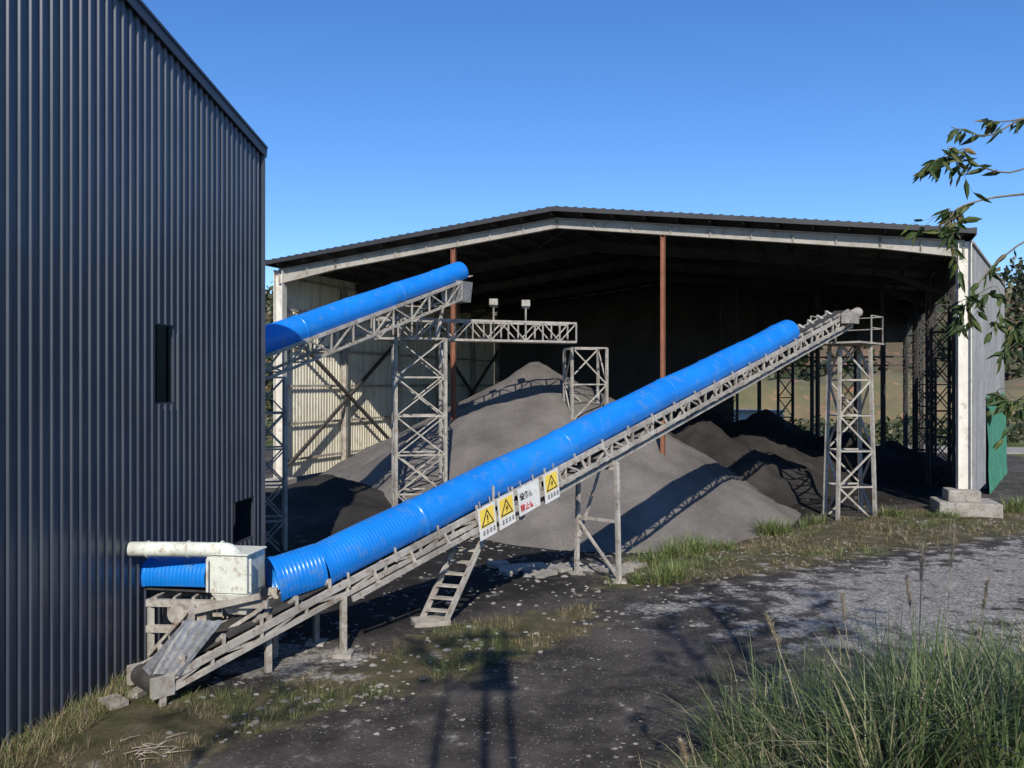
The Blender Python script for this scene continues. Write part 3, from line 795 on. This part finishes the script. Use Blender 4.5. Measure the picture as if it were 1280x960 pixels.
heap('coal_shade_pile', [(16, 52.5, 3.3, .62), (12, 54, 3.6, .62), (20, 50, 2.2, .6), (9, 49, 3.4, .6), (9.6, 42.5, 3.0, .6), (11.5, 41, 1.9, .5), (23, 50.5, 1.5, .5), (13, 45.5, 2.3, .5), (17.5, 45.5, 1.6, .45), (22, 45, 1.4, .45)], 2, 30, 35, 62, 0.3, M_coal_shade, .3, .35)

# ------------------------------------------------------------------ background hills, forest, cabin
def hill_h(x, y):
    f = sm((y-105)/75.0)
    return f*(23+9*noise.noise(Vector((x*0.012, y*0.01, 1)))+6*noise.noise(Vector((x*0.04, y*0.04, 4)))+2.5*math.sin(x*0.03+1))-0.5
M_hill = simple('hill_ground', (0.035, 0.045, 0.02), (0.13, 0.085, 0.055), 0.05, 0.95, 0, 0.0, dust=(0.30, 0.15, 0.09), dust_amt=0.35)
vs = []; fs = []; nxh, nyh = 110, 34
for j in range(nyh+1):
    for i in range(nxh+1):
        x = -260+600*i/nxh; y = 100+160*j/nyh; vs.append((x, y, hill_h(x, y)))
for j in range(nyh):
    for i in range(nxh): a = j*(nxh+1)+i; fs.append((a, a+1, a+nxh+2, a+nxh+1))
mb = MB(); mb.add(vs, fs); mb.build('hill', M_hill, None, smooth=True)
def foliage(mb, c, rx, rz, n, size):
    for _ in range(n):
        a = random.uniform(0, 6.283); r = rx*math.sqrt(random.random()); zz = random.uniform(-1, 1)
        k = math.sqrt(max(0, 1-zz*zz))
        p = Vector((c[0]+r*k*math.cos(a), c[1]+r*k*math.sin(a), c[2]+rz*(zz+0.8)))
        d = Vector((random.gauss(0, 1), random.gauss(0, 1), random.gauss(0, 1))).normalized()
        e = d.orthogonal().normalized(); g = d.cross(e); s = size*random.uniform(.5, 1.2)
        mb.add([p+e*s, p+g*s*.7, p-e*s*.8, p-g*s*.6], [(0, 1, 2, 3)])
mb = MB()
for _ in range(2000):
    y = random.uniform(112, 195); x = random.uniform(-0.42, 0.78)*y
    if -.2*y < x < .2*y: continue
    if x < .6*y and x > 0 and noise.noise(Vector((x*.05, y*.05, 3))) > .12: continue
    foliage(mb, (x, y, hill_h(x, y)), random.uniform(1.5, 3), random.uniform(1.8, 3.6), 18, .8)
mb.build('forest', M_forest)
mb = MB()
for _ in range(620):
    y = random.uniform(66, 104); x = random.choice([random.uniform(0.2, .75), random.uniform(.2, .6), random.uniform(.55, .8), random.uniform(-.45, -.25)])*y
    k = random.uniform(.4, 1.3); foliage(mb, (x, y, 0), 1.3*k, .9*k, 26, .3)
mb.build('shrubs', M_forest)
M_soil = simple('red_soil', (0.07, 0.085, 0.035), (0.18, 0.13, 0.07), 0.12, 0.95, 0, 0.0, dust=(0.34, 0.16, 0.085), dust_amt=0.3)
vs = []; fs = []
for j in range(21):
    for i in range(71):
        x = 8+80*i/70; y = 86+22*j/20; h = 5.6*sm(j/9+0.25*noise.noise(Vector((x*.15, j*.2, 0))))*sm((x-12)/14)*sm((90-x)/18)
        vs.append((x, y, -.4+h*(1+.4*noise.noise(Vector((x*.08, 0, 3))))+.9*noise.noise(Vector((x*.3, y*.3, 0)))))
for j in range(20):
    for i in range(70): a = j*71+i; fs.append((a, a+1, a+72, a+71))
mb = MB(); mb.add(vs, fs); mb.build('earth_bank', M_soil, None, True)
cab = group('site_cabin')
mb = MB(); mb.box((21.3, 72, 1.3), 4.0, 2.6, 2.6, -.2); mb.build('walls', M_swhite, cab)
mb = MB(); mb.box((21.3, 72, 2.68), 4.3, 2.9, .14, -.2); mb.build('roof', M_galv, cab)
mb = MB(); mb.box((20.6, 70.75, 1.0), .8, .06, 1.9, -.2); mb.box((22.2, 70.45, 1.5), .9, .06, .8, -.2); mb.build('door_and_window', M_trim, cab)
mb = MB(); mb.box((30, 64, 0.03), 22, 6, 0.10, -.27); mb.build('concrete_apron', M_conc)

# ------------------------------------------------------------------ vegetation near
def blade(mb, base, az, L, w, bend, segs=5, lean=0.15):
    ca, sa = math.cos(az), math.sin(az); side = Vector((-sa, ca, 0)); vs = []
    for k in range(segs+1):
        f = k/segs; r = L*(lean*f+bend*f*f*0.75); z = L*(f*(1-0.12*bend)-bend*0.55*f**3)
        p = base+Vector((ca*r, sa*r, z)); ww = w*(1-f**1.6)*(0.5+0.5*min(1, f*6)) if k < segs else 0.0008
        vs += [p-side*ww/2, p+side*ww/2]
    mb.add(vs, [(2*k, 2*k+1, 2*k+3, 2*k+2) for k in range(segs)])
def clump(mb, x, y, n, L, w=0.016, rad=0.25):
    for _ in range(n):
        a = random.uniform(0, 6.283); r = rad*math.sqrt(random.random())
        bx, by = x+r*math.cos(a), y+r*math.sin(a)
        az = a+random.gauss(0, .6)
        blade(mb, Vector((bx, by, zt(bx, by)-.03)), az, L*random.uniform(.5, 1.2), w*random.uniform(.6, 1.4), random.uniform(.1, 1.05), lean=random.uniform(.02, .4))
mb = MB()
for _ in range(60):
    y = random.uniform(7.0, 10.9); x = random.uniform(0.26, 0.72)*y+random.uniform(-.1, .3)
    if x < 1.75: continue
    edge = min(1.0, max(.5, (x-1.2)/2.4))
    clump(mb, x, y, 125, 1.65*edge*random.uniform(.75, 1.15), 0.021, .30)
for x, y, L_ in ((1.6, 8.6, .7), (2.1, 9.2, .85), (1.3, 7.9, .7), (2.3, 9.9, .8), (3.1, 10.9, .8), (1.7, 9.6, .6), (1.0, 8.6, .5), (2.0, 8.4, 1.1)):
    clump(mb, x, y, 80, L_, .017, .3)
for _ in range(30):
    y = random.uniform(10.5, 14.5); x = random.uniform(.50, .75)*y; clump(mb, x, y, 80, random.uniform(.7, 1.4), .02, .3)
mb.build('tall_grass', M_grass)
mb = MB()
for x, y, h, lx in ((4.55, 9.3, 2.25, .05), (4.75, 9.2, 2.45, .12), (3.3, 8.9, 1.85, -.35), (4.0, 9.6, 1.8, -.1), (5.3, 9.6, 1.9, .15), (2.0, 8.6, 1.2, -.15), (4.9, 9.9, 2.0, -.1)):
    b0 = Vector((x, y, zt(x, y))); tp = b0+V(lx, .05, h)
    pts_ = [b0.lerp(tp, f)+V(lx*f*f*.6, 0, 0) for f in (0, .3, .6, .85, 1)]
    mb.tube(pts_, [.008, .007, .006, .005, .004], 5)
    for _ in range(220):
        f = random.uniform(.82, 1.0); p = b0.lerp(tp, f)+V(lx*f*f*.6, 0, 0)
        az = random.uniform(0, 6.283); blade(mb, p, az, random.uniform(.06, .13), .010, .5, 2, .2)
mb.build('grass_plumes', M_plume)

def scatter_poly(poly_, n):
    a = np.array(poly_); lo = a.min(0); hi = a.max(0)
    P_ = np.random.default_rng(3).uniform(lo, hi, (n*4, 2)); ins = inside(P_[:, 0], P_[:, 1], poly_)
    P_ = P_[ins][:n]; return [tuple(p) for p in P_ if noise.noise(Vector((p[0]*.8, p[1]*.8, 7))) > -.12]
mbd = MB(); mbg = MB()
def short_tuft(mb, x, y, n, L, w=.007):
    for _ in range(n):
        a = random.uniform(0, 6.283); r = .09*random.random()
        blade(mb, Vector((x+r*math.cos(a), y+r*math.sin(a), zt(x, y)-.02)), a, L*random.uniform(.4, 1.2), w, random.uniform(.1, .9), 2, random.uniform(.1, .6))
for x, y in scatter_poly(G_LEFT, 2200):
    wallx = -5.96+(y-19.7)*.1228
    if x < wallx+.12: continue
    short_tuft(mbg if noise.noise(Vector((x*.5, y*.5, 0))) > -.02 else mbd, x, y, 8, random.uniform(.07, .24), .009)
for x, y in scatter_poly(G_RIGHT, 2600):
    short_tuft(mbg if noise.noise(Vector((x*.35, y*.35, 2))) > .16 else mbd, x, y, 8, random.uniform(.10, .36), .014)
for x, y in scatter_poly([(1, 8), (1.6, 10.2), (5, 12.6), (12, 16.6), (16, 18.8), (18, 17), (8, 9)], 1100):
    short_tuft(mbd, x, y, 9, random.uniform(.1, .35), .010)
for i in range(420):
    y = random.uniform(9.5, 14.5); x = -5.96+(y-19.7)*.1228+random.uniform(.05, .75); short_tuft(mbd if i % 3 else mbg, x, y, 9, random.uniform(.12, .38), .010)
for x, y, s in ((5.0, 25.0, .9), (5.6, 26.2, 1.0), (6.2, 27.0, .8), (9.6, 31.0, .9), (10.0, 31.4, .8), (4.0, 23.4, .7), (4.4, 21.6, .7), (3.4, 21.0, .6), (7.0, 27.5, .6), (14.8, 32.2, .6), (16.2, 31.4, .5), (19.5, 32.5, .8), (20.2, 33.0, .9), (11.5, 31.8, .6)):
    for _ in range(3): clump(mbg, x+random.uniform(-.4, .4), y+random.uniform(-.3, .3), 60, s, .025, .25)
mbd.build('dry_weeds', M_weed); mbg.build('green_weeds', M_weedg)

mb = MB()
def stone(x, y, s):
    z = zt(x, y); ph = [random.uniform(.6, 1.3) for _ in range(14)]; vs = []
    vs.append((x, y, z+s*.5*ph[0])); ro = random.random()*6
    for ring, (rr, zz) in enumerate(((.7, .36), (1.0, -.05))):
        for k in range(6):
            a = k*math.pi/3+ring*.5+ro; vs.append((x+s*rr*ph[k+ring*6]*math.cos(a), y+s*rr*.8*ph[k+ring*6]*math.sin(a), z+s*zz*ph[13-k]))
    fs = [(0, 1+k, 1+(k+1) % 6) for k in range(6)]+[(1+k, 7+k, 7+(k+1) % 6, 1+(k+1) % 6) for k in range(6)]
    mb.add(vs, fs)
for _ in range(3400):
    y = 10+22*random.random()**1.3; x = random.uniform(-.42, .72)*y
    if x < -5.9+(y-19.7)*.1228+.4: continue
    if noise.noise(Vector((x*.6, y*.6, 11))) < -.15: continue
    stone(x, y, .03+random.choice([.012, .015, .02, .035])*random.uniform(.5, 1.3))
for x, y in scatter_poly(GRAVEL, 2000): stone(x, y, random.uniform(.03, .055))
for _ in range(70):
    a = random.random(); stone(.2+3.2*a+random.uniform(-.5, .5), 22.5+random.uniform(-1, 1.2), random.uniform(.05, .20))
mb.build('stones', M_rock)
mb = MB()
for x, y, s in ((-.1, 22.3, .5), (.5, 22.8, .6), (.9, 21.9, .35), (1.3, 22.6, .4), (2.9, 22.4, .45), (3.5, 23.4, .5), (-.4, 23.2, .4), (-6.2, 12.9, .28), (-6.0, 13.3, .22)):
    mb.box((x, y, zt(x, y)+.04), s*1.5, s, .12, random.uniform(0, 3))
o = mb.build('concrete_rubble', M_conc)
mb = MB()
for _ in range(22):
    x = -5.0+random.gauss(0, .22); y = 11.3+random.gauss(0, .15); a = random.gauss(.2, .5); L_ = random.uniform(.15, .4)
    mb.tube([(x, y, .03), (x+L_*.5*math.cos(a), y+L_*.5*math.sin(a), .06), (x+L_*math.cos(a+.3), y+L_*math.sin(a+.3), .03)], [.007, .006, .003], 5)
mb.build('dry_branches', M_twig)

# trees
class Tree:
    def __init__(self, name): self.g = group(name); self.w = MB(); self.l = MB()
    def leaf(self, p, d, L_=0.09, w=0.03):
        d = d.normalized(); s = d.cross(Vector((random.gauss(0, 1), random.gauss(0, 1), random.gauss(0, .6)))).normalized(); n_ = s.cross(d)
        vs = [p, p+d*L_*.3+s*w*.5, p+d*L_*.65+s*w*.42-n_*.004, p+d*L_, p+d*L_*.65-s*w*.42-n_*.004, p+d*L_*.3-s*w*.5, p+d*L_*.5+n_*.006]
        self.l.add(vs, [(0, 1, 6), (1, 2, 6), (2, 3, 6), (3, 4, 6), (4, 5, 6), (5, 0, 6)])
    def twig(self, pts_, r0, leaves=14, start=.3, droop=.6, ls=1.0):
        P_ = [Vector(p) for p in pts_]; out = []
        n = len(P_); PP = [P_[0]*2-P_[1]]+P_+[P_[-1]*2-P_[-2]]
        for i in range(1, n):
            for k in range(5):
                t = k/5; a, b, c, d = PP[i-1], PP[i], PP[i+1], PP[i+2]
                out.append(0.5*((2*b)+(c-a)*t+(2*a-5*b+4*c-d)*t*t+(3*b-a-3*c+d)*t**3))
        out.append(P_[-1]); m = len(out)
        self.w.tube(out, [r0*(1-.8*i/(m-1)) for i in range(m)], 6)
        for _ in range(leaves):
            f = start+(1-start)*random.random()**.7; i = min(m-2, int(f*(m-1))); p = out[i].lerp(out[i+1], random.random())
            ax = (out[i+1]-out[i]).normalized()
            d = ax*.7+Vector((random.gauss(0, .6), random.gauss(0, .6), random.gauss(0, .4)-droop))
            self.leaf(p, d, random.uniform(.06, .11)*ls, random.uniform(.020, .032)*ls)
    def done(self): self.w.build('trunk_and_branches', M_bark, self.g, True); self.l.build('leaves', M_leaf, self.g)
T = Tree('broadleaf_tree')
T0 = Vector((4.6, 3.2, zt(4.6, 3.2)-.2))
trunk = [T0, T0+V(-.05, .05, 1.6), T0+V(.1, .1, 3.4), T0+V(.0, .0, 5.2), T0+V(.25, .1, 7.0), T0+V(.2, 0, 8.4)]
T.w.tube(trunk, [.15, .12, .10, .075, .05, .015], 10)
vis = [
 [(4.6, 3.3, 5.6), (3.4, 3.8, 6.1), (2.75, 4.0, 6.15), (2.40, 4.0, 6.02), (2.12, 4.0, 6.10), (1.96, 4.0, 6.02)],
 [(3.4, 3.8, 6.1), (2.7, 4.0, 5.95), (2.30, 4.05, 5.90), (2.14, 4.05, 5.80), (2.20, 4.05, 5.50)],
 [(4.6, 3.3, 5.6), (3.4, 3.9, 5.75), (2.70, 4.1, 5.75), (2.42, 4.1, 5.62), (2.26, 4.1, 5.42), (2.20, 4.1, 5.28)],
 [(3.4, 3.9, 5.75), (2.75, 4.1, 5.45), (2.50, 4.1, 5.30), (2.42, 4.1, 5.12)],
 [(4.6, 3.3, 5.0), (3.3, 3.9, 5.05), (2.70, 4.1, 5.0), (2.50, 4.1, 4.92), (2.38, 4.1, 4.96)],
 [(4.6, 3.3, 6.3), (3.3, 3.9, 6.5), (2.70, 4.1, 6.36), (2.45, 4.1, 6.30), (2.32, 4.1, 6.31)],
 [(2.75, 4.0, 6.15), (2.5, 4.0, 6.28), (2.3, 4.0, 6.2), (2.12, 4.0, 6.24)],
]
for p, nl in zip(vis, (34, 28, 34, 16, 16, 16, 12)): T.twig(p, .008, nl, .5, ls=.98)
for p in vis[:5]:
    e = Vector(p[-2])
    for _ in range(5): T.twig([e, e+V(random.uniform(-.1, .1), random.uniform(-.1, .1), random.uniform(-.05, .06)), e+V(random.uniform(-.2, .14), random.uniform(-.1, .1), random.uniform(-.24, .04))], .003, 6, .3, ls=.98)
for _ in range(46):
    f = random.uniform(.35, 1); k = f*5; i = min(4, int(k)); b = trunk[i].lerp(trunk[i+1], k-i)
    a = random.uniform(-1.9, 1.9); L_ = random.uniform(1.0, 2.4)*(1.25-f*.6)
    e = b+V(math.cos(a)*L_, math.sin(a)*L_, random.uniform(.1, .9))
    if e.y > 0 and e.x < .66*e.y+.5: continue
    T.twig([b, b.lerp(e, .5)+V(0, 0, .15), e], .022, 20, .3)
    for _ in range(3):
        q = b.lerp(e, random.uniform(.4, .9)); T.twig([q, q+V(random.uniform(-.3, .3), random.uniform(-.3, .3), .1), q+V(random.uniform(-.5, .6), random.uniform(-.5, .5), random.uniform(-.3, .3))], .007, 10, .2)
T.done()
def slender(name, x, y, h, crown, nb, leaves):
    T = Tree(name); z0 = zt(x, y)-.2
    tr = [V(x, y, z0), V(x+.06, y, z0+h*.35), V(x-.05, y, z0+h*.7), V(x+.03, y, z0+h)]
    T.w.tube(tr, [.09, .075, .05, .012], 8)
    for _ in range(nb):
        f = random.uniform(1-crown, 1)**.8; k = f*3; i = min(2, int(k)); b = tr[i].lerp(tr[i+1], k-i)
        a = random.uniform(0, 6.283); L_ = random.uniform(.5, 1.5)*(1.3-f)*2.2
        e = b+V(math.cos(a)*L_, math.sin(a)*L_, L_*random.uniform(.4, 1.0))
        T.twig([b, b.lerp(e, .5)+V(0, 0, -.05), e], .022, leaves, .3, ls=1.8)
        for _ in range(2):
            q = b.lerp(e, random.uniform(.4, .9)); T.twig([q, q+V(random.uniform(-.2, .2), random.uniform(-.2, .2), .15), q+V(random.uniform(-.4, .4), random.uniform(-.4, .4), random.uniform(.0, .5))], .010, leaves, .2, ls=1.8)
    T.done()
slender('slender_tree', -3.7, -3.5, 10.5, .35, 12, 10)
slender('slender_tree', 3.9, -3.0, 12.0, .55, 26, 8)
slender('slender_tree', 7.4, -1.5, 12.0, .6, 26, 12)
slender('slender_tree', -0.55, -3.4, 11.4, .22, 14, 18)

up = group('utility_pole'); mb = MB()
bx, by = 0.25, -3.2; zb = zt(bx, by)
for s in (-.2, .2): mb.tube([(bx+s*1.2, by, zb), (bx+s*.8, by, zb+12.0)], [.08, .05], 10)
for z in (11.6, 10.9): mb.bar((bx-.6, by, zb+z), (bx+.6, by, zb+z), .08, .1)
mb.bar((bx-.35, by, zb+9.6), (bx+.35, by, zb+9.6), .1)
for x in (-.55, -.2, .2, .55): mb.tube([(bx+x, by, zb+11.6), (bx+x, by, zb+11.9)], [.06, .04], 8)
mb.tube([(bx, by, zb+9.7), (bx, by, zb+10.6)], .26, 14)
mb.build('pole_and_crossarms', M_pole, up)

# ------------------------------------------------------------------ light, sky, camera
EL = math.radians(36)
dv = Vector((-0.03*math.cos(EL), math.cos(EL), -math.sin(EL)))
ld = bpy.data.lights.new('sun', 'SUN'); ld.energy = 5.0; ld.angle = math.radians(0.5); ld.color = (1.0, 0.94, 0.84)
lo = bpy.data.objects.new('sun', ld); scene.collection.objects.link(lo); lo.rotation_euler = dv.to_track_quat('-Z', 'Y').to_euler()
w = bpy.data.worlds.new('World'); scene.world = w; w.use_nodes = True
nt = w.node_tree; bg = nt.nodes['Background']; sk = nt.nodes.new('ShaderNodeTexSky'); sk.sky_type = 'NISHITA'
sk.sun_disc = False; sk.sun_elevation = EL; sk.sun_rotation = math.pi; sk.air_density = 1.05; sk.dust_density = 0.15; sk.ozone_density = 6.5; sk.altitude = 100
hs = nt.nodes.new('ShaderNodeHueSaturation'); hs.inputs['Saturation'].default_value = 1.15; hs.inputs['Hue'].default_value = 0.507; hs.inputs['Value'].default_value = 1.12
nt.links.new(sk.outputs[0], hs.inputs['Color']); nt.links.new(hs.outputs[0], bg.inputs[0]); bg.inputs[1].default_value = 0.145
cd = bpy.data.cameras.new('cam'); cd.sensor_width = 36; cd.lens = 1036/1280*36; cd.clip_end = 3000; cd.clip_start = 0.05
co = bpy.data.objects.new('camera', cd); scene.collection.objects.link(co); co.location = (0, 0, 5); co.rotation_euler = (math.pi/2, 0, 0)
scene.camera = co
print('faces', sum(len(o.data.polygons) for o in bpy.data.objects if o.type == 'MESH'))
